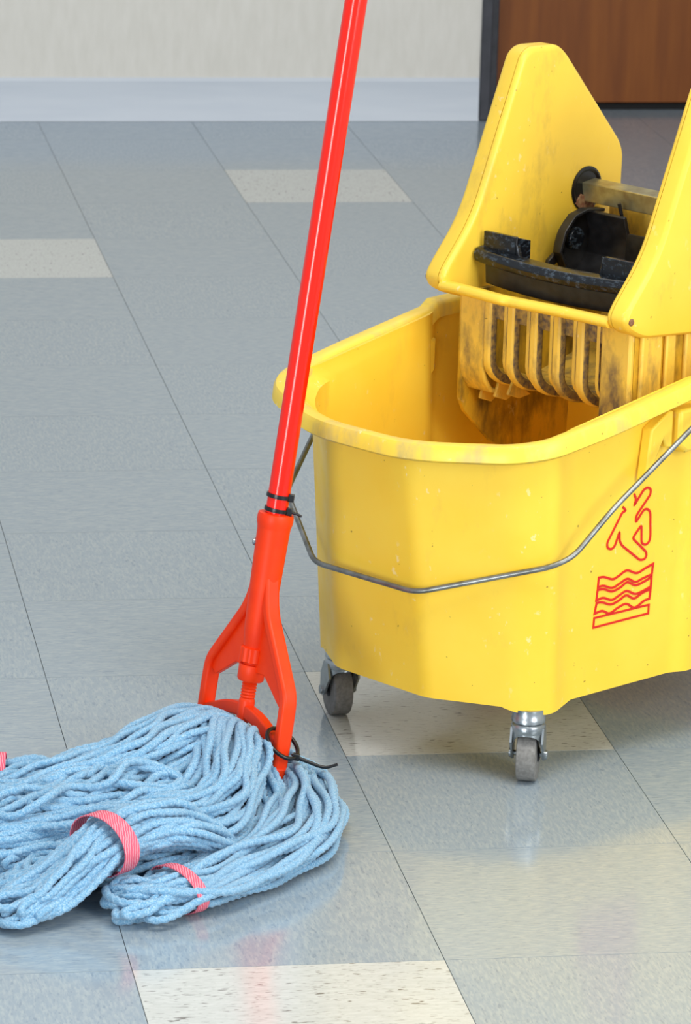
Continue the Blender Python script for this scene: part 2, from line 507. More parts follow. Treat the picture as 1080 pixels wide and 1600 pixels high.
# red warning pictogram printed on the flank that faces the camera
W1 = [(0.525, 0.225), (0.534, 0.224), (0.548, 0.219), (0.557, 0.221), (0.57, 0.225), (0.586, 0.219), (0.599, 0.222), (0.612, 0.225), (0.611, 0.213), (0.597, 0.211), (0.585, 0.209), (0.572, 0.215), (0.56, 0.212), (0.548, 0.209), (0.534, 0.214), (0.525, 0.214)]
W2 = [(0.525, 0.211), (0.535, 0.21), (0.548, 0.205), (0.561, 0.207), (0.572, 0.211), (0.586, 0.205), (0.6, 0.207), (0.611, 0.21), (0.611, 0.199), (0.598, 0.196), (0.586, 0.195), (0.572, 0.201), (0.56, 0.198), (0.549, 0.195), (0.535, 0.2), (0.524, 0.199)]
W3 = [(0.525, 0.196), (0.534, 0.195), (0.548, 0.19), (0.56, 0.192), (0.572, 0.196), (0.585, 0.19), (0.598, 0.194), (0.611, 0.196), (0.61, 0.185), (0.601, 0.184), (0.587, 0.179), (0.573, 0.186), (0.56, 0.184), (0.547, 0.18), (0.535, 0.185), (0.523, 0.184)]
RC = [(0.523, 0.179), (0.61, 0.178), (0.61, 0.168), (0.523, 0.168)]
FG = [(0.555, 0.3), (0.561, 0.295), (0.555, 0.294), (0.534, 0.263), (0.535, 0.257), (0.542, 0.254), (0.547, 0.257), (0.553, 0.273), (0.554, 0.262), (0.558, 0.256), (0.59, 0.233), (0.597, 0.233), (0.6, 0.236), (0.599, 0.241), (0.575, 0.261), (0.588, 0.274), (0.59, 0.253), (0.597, 0.249), (0.603, 0.252), (0.604, 0.259), (0.601, 0.286), (0.596, 0.291), (0.59, 0.291), (0.578, 0.278), (0.578, 0.286), (0.599, 0.307), (0.599, 0.313), (0.593, 0.316), (0.587, 0.314), (0.573, 0.298), (0.576, 0.305), (0.572, 0.312)]
# exact flank surface: interpolate ring vertices
def flank_n(v, z):
    s = (z - 0.091) / (rim_z(v) - 0.004 - 0.091)
    nb = 0.176 + (v - 0.486) / 0.166 * 0.011; nt = 0.191 + (v - 0.458) / 0.194 * 0.005
    return (1 - s) * nb + s * nt
def ribbon(path, closed, wdt=0.0025):
    P = [np.array(p) for p in path]
    k = len(P); V, F = [], []
    for i in range(k):
        a = P[i - 1] if (i > 0 or closed) else None
        b = P[(i + 1) % k] if (i < k - 1 or closed) else None
        ds = [d / (np.linalg.norm(d) + 1e-9) for d in ([P[i] - a] if a is not None else []) + ([b - P[i]] if b is not None else [])]
        d = sum(ds); d /= np.linalg.norm(d) + 1e-9
        nr = np.array([-d[1], d[0]])
        sc = 1.0 / max(0.55, abs(np.dot(nr, np.array([-ds[0][1], ds[0][0]]))))
        for sgn in (-1, 1):
            q = P[i] + nr * sgn * wdt / 2 * sc
            for off in (0.0002, 0.0011):
                V.append((flank_n(*q) + off, q[0] - V0, q[1]))
    lim = k if closed else k - 1
    for i in range(lim):
        a, b = i * 4, ((i + 1) % k) * 4
        F += [(a + 1, a + 3, b + 3, b + 1), (a, a + 1, b + 1, b), (a + 3, a + 2, b + 2, b + 3), (a + 2, a, b, b + 2)]
    return V, F
fg = link('falling_figure_print', mesh('falling_figure', *ribbon(round_path([(a, b, 0) for a, b in FG], 0.0035, 4)[:, :2], False)), M['red_print'], bucket)
fg['label'] = 'red outline of a slipping person'
def dens(p):
    p = p + [p[0]]; out = []
    for a, b in zip(p[:-1], p[1:]):
        for s in range(3): out.append(tuple(np.array(a) + (np.array(b) - np.array(a)) * s / 3))
    return out
def wave_loop(w_):
    top = spline(w_[:8], 40); bot = spline(w_[8:], 40)
    return [tuple(q) for q in top] + [tuple(q) for q in bot]
wv_ = link('wave_print', mesh('waves', *join(*[ribbon(w_, True, wd) for w_, wd in ((wave_loop(W1), .0026), (wave_loop(W2), .0026), (wave_loop(W3), .0026), (dens(RC), .0023))])), M['red_print'], bucket)
wv_['label'] = 'red outline of three waves over a bar'

# casters
def caster(n_, v_, yaw, name='caster'):
    x, y = n_, v_ - V0
    D = Vector((math.cos(yaw), math.sin(yaw), 0)); S = Vector((-D.y, D.x, 0))   # D trail, S axle
    def pt(d, s, z): return tuple(Vector((x, y, 0)) + D * d + S * s + Vector((0, 0, z)))
    R, WD, TR = 0.0300, 0.0108, 0.012
    parts = [lathe_data([(0.0165, 0.0), (0.0188, 0.0012), (0.0188, 0.006), (0.018, 0.007), (0.018, 0.016)], (x, y, 0.071), (0, 0, 1), 28)]
    parts.append(lathe_data([(0.0182, 0), (0.0188, 0.001), (0.0188, 0.008), (0.0172, 0.0105), (0.0150, 0.012)], (x, y, 0.0595), (0, 0, 1), 28))
    for sg in (-1, 1):
        prof = [(-0.0080, 0.066), (0.0080, 0.066), (0.020, 0.048), (0.0205, 0.028), (0.013, 0.0225), (0.005, 0.026), (-0.006, 0.040), (-0.0150, 0.050)]
        parts.append(prism([pt(d, sg * 0.0172, z) for d, z in prof], S * (-0.0012), S * 0.0012))
    for side in (-1, 1):   # curved aprons that close the fork below the swivel
        arc = [(math.cos(q) * 0.0185 * side, math.sin(q) * 0.0185) for q in np.linspace(-1.15, 1.15, 15)]
        low = [0.0585 - 0.010 * abs(q) ** 3 for q in np.linspace(-1.15, 1.15, 15)]
        av, af = [], []
        for (d, s_), lz in zip(arc, low):
            av += [pt(d, s_, 0.066), pt(d, s_, lz), pt(d * 0.93, s_ * 0.93, lz), pt(d * 0.93, s_ * 0.93, 0.066)]
        for q in range(14):
            for e in range(4): af.append((q * 4 + e, q * 4 + (e + 1) % 4, q * 4 + 4 + (e + 1) % 4, q * 4 + 4 + e))
        parts.append((av, af + [(0, 1, 2, 3), (56, 57, 58, 59)]))
    fork = link(name, mesh('caster_fork', *join(*parts)), M['zinc'], bucket, 40)
    fork['label'] = 'zinc swivel caster fork'
    c0 = pt(TR, 0, R)
    tread = lathe_data([(R * 0.62, -WD), (R * 0.93, -WD), (R * 0.985, -WD * 0.92), (R, -WD * 0.7), (R, WD * 0.7), (R * 0.985, WD * 0.92), (R * 0.93, WD), (R * 0.62, WD)], c0, S, 40)
    wh = link('wheel', mesh('wheel', *tread), M['rubber'], fork, 40)
    hub = lathe_data([(R * 0.2, -WD - 0.002), (R * 0.28, -WD - 0.001), (R * 0.3, -WD * 0.7), (R * 0.66, -WD * 0.72), (R * 0.66, WD * 0.72), (R * 0.3, WD * 0.7), (R * 0.28, WD + 0.001), (R * 0.2, WD + 0.002)], c0, S, 28)
    link('hub', mesh('hub', *hub), M['rubberdark'], fork, 40)
    ax = lathe_data([(0.0035, -0.0215), (0.0052, -0.021), (0.0052, -0.0184), (0.003, -0.0184), (0.003, 0.0184), (0.0052, 0.0184), (0.0052, 0.021), (0.0035, 0.0215)], c0, S, 12)
    link('axle_bolt', mesh('axle', *ax), M['zinc'], fork, 40)
    return fork
# yaw of the trail direction in the bucket frame
LOC = TH - math.pi / 2
def yaw_world(deg): return math.radians(deg) - LOC
caster(0.158, 0.450, yaw_world(72))
caster(-0.136, 0.462, yaw_world(97))
caster(0.155, 0.885, yaw_world(60))
caster(-0.155, 0.885, yaw_world(20))

# ------------------------------------------------------------------ the wringer
ZW = 0.30
wr = frame_root('mop_wringer', ZW)
tag(wr, 'worn yellow plastic mop wringer with two tall cheeks hooked on the bucket', 'wringer')
NC = -0.021
CHK = [(0.743, 0.730), (0.757, 0.738), (0.803, 0.736), (0.818, 0.725), (0.921, 0.611), (0.928, 0.596), (0.926, 0.448), (0.74, 0.453), (0.648, 0.461), (0.622, 0.474), (0.616, 0.487), (0.624, 0.500), (0.668, 0.550)]
CHR = [0.012, 0.012, 0.012, 0.016, 0.016, 0.016, 0.02, 0.02, 0.014, 0.012, 0.012, 0.012, 0.04]
def wloc(n_, v_, z_): return (n_, v_ - V0, z_ - ZW)
outl = fillet(CHK, CHR, 5)
def inset_poly(poly, d):
    k = len(poly); out = []
    for i in range(k):
        t = np.array(poly[(i + 1) % k]) - np.array(poly[i - 1]); t /= np.linalg.norm(t) + 1e-9
        out.append(np.array(poly[i]) + np.array([t[1], -t[0]]) * d)
    return out
# orientation check so that the inset goes inward
_ar = sum(outl[i][0] * outl[(i + 1) % len(outl)][1] - outl[(i + 1) % len(outl)][0] * outl[i][1] for i in range(len(outl)))
SGN = 1.0 if _ar < 0 else -1.0
def cheek_layers(n_levels):
    V, F = [], []
    k = len(outl)
    for n_, ins in n_levels:
        for q in inset_poly(outl, SGN * ins): V.append(wloc(n_, q[0], q[1]))
    for l in range(len(n_levels) - 1):
        for i in range(k):
            F.append((l * k + i, l * k + (i + 1) % k, (l + 1) * k + (i + 1) % k, (l + 1) * k + i))
    F.append(tuple(range(k))[::-1]); F.append(tuple((len(n_levels) - 1) * k + i for i in range(k)))
    return V, F
for sg, lab in ((-1, 'far cheek of the wringer with the bar socket'), (1, 'near cheek of the wringer')):
    n0 = NC + sg * 0.121
    a = link('cheek', mesh('cheek', *cheek_layers([(n0 + sg * 0.0085, 0.0), (n0 + sg * 0.024, 0.0), (n0 + sg * 0.0275, 0.0012), (n0 + sg * 0.030, 0.004), (n0 + sg * 0.0305, 0.008)])), M['wringer'], wr, 32)
    a['label'] = lab
    link('cheek_cover', mesh('cheek_cover', *cheek_layers([(n0, 0.007), (n0 + sg * 0.0006, 0.0035), (n0 + sg * 0.003, 0.0008), (n0 + sg * 0.0055, 0.0), (n0 + sg * 0.0074, 0.0), (n0 + sg * 0.0075, 0.003)])), M['wringer'], a, 32)
    link('cheek_seam', mesh('cheek_seam', *cheek_layers([(n0 + sg * 0.0070, 0.0012), (n0 + sg * 0.0095, 0.0012)])), M['gap'], a, 32)
    ps = wloc(n0 + sg * 0.0295, 0.626, 0.484)
    sc = link('screw', mesh('screw', *lathe_data([(0.0042, 0), (0.0042, 0.0015), (0.003, 0.0026)], ps, (sg, 0, 0), 14)), M['rust'], a, 40)

# front lip
def strip(profile, n0, n1, thick, flip=1):
    P = [np.array(p, float) for p in profile]; k = len(P); inner = []
    for i in range(k):
        t = P[min(i + 1, k - 1)] - P[max(i - 1, 0)]; t /= np.linalg.norm(t) + 1e-9
        inner.append(P[i] + np.array([-t[1], t[0]]) * thick * flip)
    loop = P + inner[::-1]
    return prism([wloc(0, q[0], q[1]) for q in loop], (n0, 0, 0), (n1, 0, 0))
lipc = spline([(-0.146, 0.624, 0.478), (-0.10, 0.622, 0.478), (-0.055, 0.620, 0.4775), (-0.035, 0.625, 0.4765), (0.03, 0.627, 0.4775), (0.102, 0.627, 0.478)], 40)
P, T_, N_, B_ = frames([wloc(*q) for q in lipc])
sec = [(0.010 * math.cos(a), 0.0062 * math.sin(a)) for a in np.linspace(0, 2 * math.pi, 15)[:-1]]
V, F = [], []
for q in P:
    for (dy, dz) in sec: V.append((q[0], q[1] + dy, q[2] + dz))
for i in range(len(P) - 1):
    for j in range(14):
        F.append((i * 14 + j, i * 14 + (j + 1) % 14, (i + 1) * 14 + (j + 1) % 14, (i + 1) * 14 + j))
F += [tuple(range(14)), tuple((len(P) - 1) * 14 + j for j in range(14))]
link('front_lip', mesh('front_lip', V, F), M['wringer'], wr, 50)

# basket: front columns, ribs, thin bars, slotted grimy backing, side plates
def curve_prof(v0, ztop, zbend, v1, z1):
    pts = [(v0, ztop), (v0, (ztop + zbend) / 2), (v0, zbend)]
    for s in np.linspace(0.15, 1, 7):
        a = s * math.pi / 2
        pts.append((v0 + (v1 - v0) * (1 - math.cos(a)) * 1.0, zbend - (zbend - z1) * math.sin(a)))
    return pts
PR = curve_prof(0.637, 0.474, 0.400, 0.690, 0.362)
PB = curve_prof(0.652, 0.474, 0.402, 0.694, 0.374)
PT_ = curve_prof(0.645, 0.474, 0.400, 0.694, 0.368)
NL, NR = -0.134, 0.121
link('front_corner', mesh('front_corner', *strip([(0.640, 0.474), (0.640, 0.392), (0.644, 0.372), (0.656, 0.356), (0.680, 0.350)], NL, -0.097, 0.006, 1)), M['basket'], wr, None, 0.002)
link('front_corner', mesh('front_corner', *strip([(0.638, 0.474), (0.638, 0.36), (0.645, 0.33)], 0.078, NR, 0.010, 1)), M['basket'], wr, None, 0.003)
link('front_header', mesh('front_header', *strip([(0.646, 0.474), (0.646, 0.446)], -0.098, 0.080, 0.006, 1)), M['grime'], wr, None, 0.001)
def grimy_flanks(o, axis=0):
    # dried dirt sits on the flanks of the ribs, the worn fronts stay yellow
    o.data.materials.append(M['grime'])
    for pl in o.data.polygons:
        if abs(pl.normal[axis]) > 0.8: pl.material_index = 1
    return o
PER = 0.0345
for i in range(5):
    n0 = -0.096 + i * PER
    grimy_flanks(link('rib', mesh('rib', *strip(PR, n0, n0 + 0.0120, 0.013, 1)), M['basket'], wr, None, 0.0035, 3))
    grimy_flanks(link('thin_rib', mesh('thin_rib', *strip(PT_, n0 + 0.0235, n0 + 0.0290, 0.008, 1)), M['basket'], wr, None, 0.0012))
# lower cross rail that the ribs run into, and gusset bracket at the far corner
link('lower_rail', mesh('lower_rail', *strip([(0.672, 0.378), (0.690, 0.360), (0.72, 0.352), (0.80, 0.350)], -0.13, 0.118, 0.006, 1)), M['basket'], wr, None, 0.002)
for k_, n0 in enumerate((-0.120, -0.098, -0.078)):
    link('gusset', mesh('gusset', *prism([wloc(n0, 0.668, 0.372), wloc(n0, 0.700, 0.352), wloc(n0, 0.680, 0.338 + 0.006 * k_), wloc(n0, 0.660, 0.345 + 0.006 * k_)], (0, 0, 0), (0.004, 0, 0))), M['basket'], wr, None, 0.001)
# side plates hanging down into the bucket
SP = [(0.643, 0.470), (0.643, 0.345), (0.652, 0.328), (0.697, 0.286), (0.720, 0.272), (0.825, 0.268), (0.833, 0.276), (0.836, 0.36), (0.900, 0.40), (0.900, 0.47)]
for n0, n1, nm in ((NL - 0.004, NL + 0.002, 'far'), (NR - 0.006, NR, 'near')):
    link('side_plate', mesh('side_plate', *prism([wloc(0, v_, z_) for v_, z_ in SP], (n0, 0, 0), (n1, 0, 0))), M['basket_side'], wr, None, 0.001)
link('back_wall', mesh('back_wall', *strip([(0.900, 0.548), (0.900, 0.42), (0.86, 0.37), (0.78, 0.352)], NL, NR, 0.005, -1)), M['basket'], wr, None)
# near flank ribs
for i, v_ in enumerate((0.652, 0.694, 0.728, 0.762, 0.796, 0.830, 0.864)):
    w_ = 0.034 if i == 0 else 0.016
    pts = [wloc(NR, v_, 0.470), wloc(NR, v_ + w_, 0.470), wloc(NR, v_ + w_, 0.33), wloc(NR, v_, 0.33)]
    link('flank_rib', mesh('flank_rib', *prism(pts, (0, 0, 0), (0.006, 0, 0))), M['basket'], wr, None, 0.002)

# handle bar with collars
bv, bz = 0.866, 0.559
sq = 0.0115
tilt = 0.12
secb = [(sq * (math.cos(tilt) * a - math.sin(tilt) * b), sq * (math.sin(tilt) * a + math.cos(tilt) * b)) for a, b in ((-1, -1), (1, -1), (1, 1), (-1, 1))]
bar = link('cross_bar', mesh('cross_bar', *prism([wloc(0, bv + a, bz + b) for a, b in secb], (NC - 0.124, 0, 0), (NC + 0.124, 0, 0))), M['brass'], wr, None, 0.0012)
bar['label'] = 'square yellow-zinc steel bar between the cheeks'
for sg in (-1, 1):
    c0 = wloc(NC + sg * 0.1215, 0.861, 0.561)
    cl = link('bar_collar', mesh('bar_collar', *lathe_data([(0.0265, -0.001), (0.0265, 0.0018), (0.0240, 0.0030), (0.0215, 0.0022), (0.0205, 0.0010)], c0, (-sg, 0, 0), 36)), M['tie'], wr, 40)
    rp = [wloc(NC + sg * 0.1206, v_ + 0.018, z_ - 0.006) for v_, z_ in ((0.822, 0.552), (0.834, 0.541), (0.850, 0.536), (0.857, 0.545), (0.846, 0.556), (0.832, 0.562))]
    link('rust_patch', mesh('rust_patch', *prism(rp, (0, 0, 0), (-sg * 0.0022, 0, 0))), M['rust'], cl, None, 0.0006)

# front press bar: bowed flange, lower lip and two raised ends
def bow(n_): return -0.010 * (1 - ((n_ - NC) / 0.12) ** 2)
def swept_n(sections, nlist, mat, name, label=None, bevel=0.0015):
    V, F = [], []
    k = len(sections)
    for n_ in nlist:
        for (dv, dz) in sections: V.append(wloc(n_, dv + bow(n_), dz + 0.35 * bow(n_)))
    for i in range(len(nlist) - 1):
        for j in range(k): F.append((i * k + j, i * k + (j + 1) % k, (i + 1) * k + (j + 1) % k, (i + 1) * k + j))
    F += [tuple(range(k))[::-1], tuple((len(nlist) - 1) * k + j for j in range(k))]
    o = link(name, mesh(name, V, F), mat, wr, None, bevel)
    if label: o['label'] = label
    return o
nl = list(np.linspace(NC - 0.1185, NC + 0.1185, 25))
swept_n([(0.667, 0.502), (0.664, 0.510), (0.668, 0.517), (0.680, 0.5185), (0.690, 0.517), (0.690, 0.503), (0.680, 0.499)], nl, M['black'], 'press_bar', 'black plastic front press bar with raised ends')
swept_n([(0.674, 0.478), (0.672, 0.502), (0.688, 0.504), (0.690, 0.478)], list(np.linspace(NC - 0.105, NC + 0.112, 25)), M['black2'], 'press_lip')
for sg in (-1, 1):
    nA, nB, nC_ = NC + sg * 0.114, NC + sg * 0.066, NC + sg * 0.058
    zt = 0.536
    pts = [wloc(nA, 0.676, zt), wloc(nB, 0.676, zt), wloc(nC_, 0.676, 0.512), wloc(nA, 0.676, 0.512)]
    link('press_end', mesh('press_end', *prism(pts, (0, 0, 0), (0, 0.006, 0))), M['black'], wr, None, 0.001)
    pts = [wloc(nB, 0.676, zt), wloc(nB, 0.700, zt - 0.006), wloc(nB, 0.700, 0.508), wloc(nB, 0.676, 0.508)]
    link('press_end_web', mesh('press_end_web', *prism(pts, (0, 0, 0), (-sg * 0.003, 0, 0))), M['black'], wr, None, 0.0008)
# rear press tray
HX = [(0.828, 0.542), (0.808, 0.538), (0.792, 0.522), (0.785, 0.500), (0.796, 0.482), (0.816, 0.470), (0.850, 0.468), (0.862, 0.50), (0.858, 0.538)]
for sg in (-1, 1):
    n0 = NC + sg * 0.100
    e = link('tray_end', mesh('tray_end', *prism([wloc(n0, v_, z_) for v_, z_ in fillet(HX, 0.008, 3)], (0, 0, 0), (sg * 0.004, 0, 0))), M['black2'], wr, None, 0.001)
    link('tray_flange', mesh('tray_flange', *strip([(0.858, 0.543), (0.828, 0.546), (0.806, 0.541), (0.789, 0.524), (0.781, 0.500), (0.794, 0.478)], min(n0, n0 - sg * 0.012), max(n0, n0 - sg * 0.012), 0.004, 1)), M['black2'], e, None, 0.0008)
    c0 = wloc(n0 - sg * 0.0005, 0.814, 0.512)
    link('pivot_boss', mesh('pivot_boss', *lathe_data([(0.0135, 0), (0.0135, 0.006), (0.0120, 0.0085), (0.004, 0.0095)], c0, (-sg, 0, 0), 24)), M['black'], e, 40)
    link('arm', mesh('arm', *strip([(0.800, 0.505), (0.776, 0.490), (0.768, 0.462)], min(n0, n0 + sg * 0.006), max(n0, n0 + sg * 0.006), 0.012, 1)), M['black2'], e, None, 0.001)
nl2 = list(np.linspace(NC - 0.100, NC + 0.100, 9))
tr = link('press_tray', mesh('press_tray', *strip([(0.840, 0.543), (0.848, 0.520), (0.846, 0.490), (0.828, 0.470), (0.800, 0.462)], NC - 0.101, NC - 0.040, 0.005, -1)), M['black2'], wr, None, 0.001)
tr['label'] = 'black plastic rear press tray'
link('press_tray', mesh('press_tray', *strip([(0.848, 0.522), (0.846, 0.490), (0.828, 0.470), (0.800, 0.462)], NC - 0.042, NC + 0.101, 0.005, -1)), M['black2'], wr, None, 0.001)
link('linkage_rod', mesh('linkage_rod', *tube_data(round_path([wloc(-0.075, 0.842, 0.556), wloc(-0.074, 0.850, 0.532), wloc(-0.066, 0.846, 0.512)], 0.005), 0.0022, 8)), M['black2'], wr, 60)

# ------------------------------------------------------------------ the mop
MO = np.array([-0.1291, 0.518, 0.0649]); MH = np.array([0.1399, 0.0732, 0.9875]); MC = np.array([0.3734, -0.9275, 0.0159]); ME = np.array([-0.9171, -0.3665, 0.1571])
MH /= np.linalg.norm(MH); MC /= np.linalg.norm(MC); ME /= np.linalg.norm(ME)
ROOT = np.array([-0.20, 0.36, 0.0])
mop = empty('mop', tuple(ROOT))
tag(mop, 'string mop with red handle and looped pale blue yarn head', 'mop')
def mp(s, t, k=0.0): return tuple(MO + s * MC + t * MH + k * ME - ROOT)
hd = link('handle', mesh('handle', *lathe_data([(0.0117, 0.0), (0.0119, 0.01), (0.0119, 1.16), (0.0116, 1.165), (0.009, 1.172)], mp(0, 0.10), MH, 40)), M['handle'], mop, 40)
hd['label'] = 'glossy red tubular handle'
yk = link('socket', mesh('socket', *lathe_data([(0.0100, 0.070), (0.0120, 0.090), (0.0135, 0.096), (0.0150, 0.11), (0.0165, 0.16), (0.0178, 0.222), (0.0182, 0.225), (0.0195, 0.230), (0.0196, 0.236), (0.0188, 0.2395), (0.0150, 0.240)], mp(0, 0), MH, 40)), M['yoke'], mop, 30)
yk['label'] = 'orange-red plastic clamp yoke'
def mprism(poly, k0, k1): return prism([mp(s, t) for s, t in poly], Vector(ME * k0), Vector(ME * k1))
def bar_path(path, wd, k0, k1):
    P = [np.array(p, float) for p in path]; k = len(P); A, B = [], []
    for i in range(k):
        t = P[min(i + 1, k - 1)] - P[max(i - 1, 0)]; t /= np.linalg.norm(t)
        nr = np.array([-t[1], t[0]])
        A.append(P[i] + nr * wd / 2); B.append(P[i] - nr * wd / 2)
    return mprism([tuple(q) for q in A + B[::-1]], k0, k1)
for sg in (-1, 1):
    rib = round_path([(sg * 0.0040, 0.192, 0), (sg * 0.0195, 0.135, 0), (sg * 0.0815, 0.058, 0), (sg * 0.0825, 0.035, 0), (sg * 0.0825, -0.036, 0)], 0.016, 4)[:, :2]
    link('clamp_arm', mesh('clamp_arm', *bar_path(rib, 0.0115, -0.0085, 0.0085)), M['yoke'], yk, None, 0.003, 3)
    link('clamp_web', mesh('clamp_web', *mprism([(sg * 0.008, 0.145), (sg * 0.022, 0.132), (sg * 0.078, 0.060), (sg * 0.076, 0.048), (sg * 0.068, 0.044), (sg * 0.030, 0.068), (sg * 0.008, 0.066)], -0.003, 0.003)), M['yoke'], yk, None, 0.001)
    cb = round_path([(0.0, 0.022, 0), (sg * 0.030, 0.019, 0), (sg * 0.078, 0.001, 0)], 0.02, 4)[:, :2]
    link('clamp_bar', mesh('clamp_bar', *bar_path(cb, 0.015, -0.006, 0.006)), M['yoke'], yk, None, 0.002)
    link('clamp_foot', mesh('clamp_foot', *bar_path([(sg * 0.083, -0.018), (sg * 0.083, -0.045)], 0.0135, -0.010, 0.010)), M['yoke'], yk, None, 0.002)
nut = link('nut', mesh('nut', *lathe_data([(0.0130, 0.0755), (0.0154, 0.0765), (0.0154, 0.0915), (0.0130, 0.0925)], mp(0, 0), MH, 48, (2, 0.04))), M['yoke'], yk, 25)
nut['label'] = 'ribbed tightening nut'
link('nut_seat', mesh('nut_seat', *lathe_data([(0.013, 0.055), (0.0145, 0.057), (0.0145, 0.071), (0.0138, 0.073)], mp(0, 0), MH, 32)), M['yoke'], yk, 40)
thr = [(0.0072 if i % 2 else 0.0084, 0.034 + i * 0.0017) for i in range(14)]
link('screw_shaft', mesh('screw_shaft', *lathe_data([(0.0088, 0.010), (0.0088, 0.032)] + thr, mp(0, 0), MH, 24)), M['yoke'], yk, 40)
bolt_dir = -MC * 0.545 + ME * 0.839
b0 = np.array(mp(0, 0.206)) + bolt_dir * 0.0168
link('bolt', mesh('bolt', *lathe_data([(0.0038, 0), (0.0042, 0.001), (0.0040, 0.0028), (0.0022, 0.0038)], tuple(b0), tuple(bolt_dir), 16)), M['zinc'], yk, 40)
# cable ties round the handle
QR = MC * 0.545 - ME * 0.839; MM = MC * 0.839 + ME * 0.545
for kk, (tt, tail) in enumerate(((0.259, 0.0), (0.244, 0.014))):
    c0 = np.array(mp(0, tt))
    ring = lathe_data([(0.0119, -0.0021), (0.0134, -0.0021), (0.0136, 0), (0.0134, 0.0021), (0.0119, 0.0021)], tuple(c0), tuple(MH + 0.05 * QR), 40)
    tie = link('cable_tie', mesh('cable_tie', *ring), M['tie'], mop, 40)
    hp = c0 + QR * 0.0135 + MM * 0.004
    ax_ = [QR * 0.0032, MH * 0.0042, MM * 0.0034]
    cor = [hp + sx * ax_[0] + sy * ax_[1] + sz * ax_[2] for sz in (-1, 1) for sx, sy in ((-1, -1), (1, -1), (1, 1), (-1, 1))]
    link('tie_head', mesh('tie_head', cor, [(0, 3, 2, 1), (4, 5, 6, 7), (0, 1, 5, 4), (1, 2, 6, 5), (2, 3, 7, 6), (3, 0, 4, 7)]), M['tie'], tie, None, 0.0008)
    if tail:
        tl = [hp + MM * 0.001, hp + QR * 0.008 - MH * 0.001, hp + QR * tail - MH * 0.003]
        link('tie_tail', mesh('tie_tail', *tube_data(tl, [0.0017, 0.0016, 0.0013], 6)), M['tie'], tie, 40)
# loose cable tie through the clamp arm
c0 = np.array(mp(0.083, 0.008))
a1 = QR * 0.0175 - MH * 0.008; a2 = MM * 0.016 + MH * -0.009
lp = [c0 + math.cos(a) * a1 + math.sin(a) * a2 for a in np.linspace(0.35, 2 * math.pi + 0.15, 40)]
tie = link('cable_tie', mesh('cable_tie', *tube_data(lp, 0.0023, 8)), M['tie'], mop, 60)
hp = lp[0]
tl = spline([hp - QR * 0.004 + MH * 0.003, hp, hp + QR * 0.016 - MH * 0.004, hp + QR * 0.032 - MH * 0.0065, hp + QR * 0.045 - MH * 0.001], 18)
link('tie_tail', mesh('tie_tail', *tube_data(tl, np.linspace(0.0026, 0.0016, 18), 8)), M['tie'], tie, 60)
cor = [hp + sx * QR * 0.004 + sy * MH * 0.0036 + sz * MM * 0.0034 for sz in (-1, 1) for sx, sy in ((-1, -1), (1, -1), (1, 1), (-1, 1))]
link('tie_head', mesh('tie_head', cor, [(0, 3, 2, 1), (4, 5, 6, 7), (0, 1, 5, 4), (1, 2, 6, 5), (2, 3, 7, 6), (3, 0, 4, 7)]), M['tie'], tie, None, 0.0008)

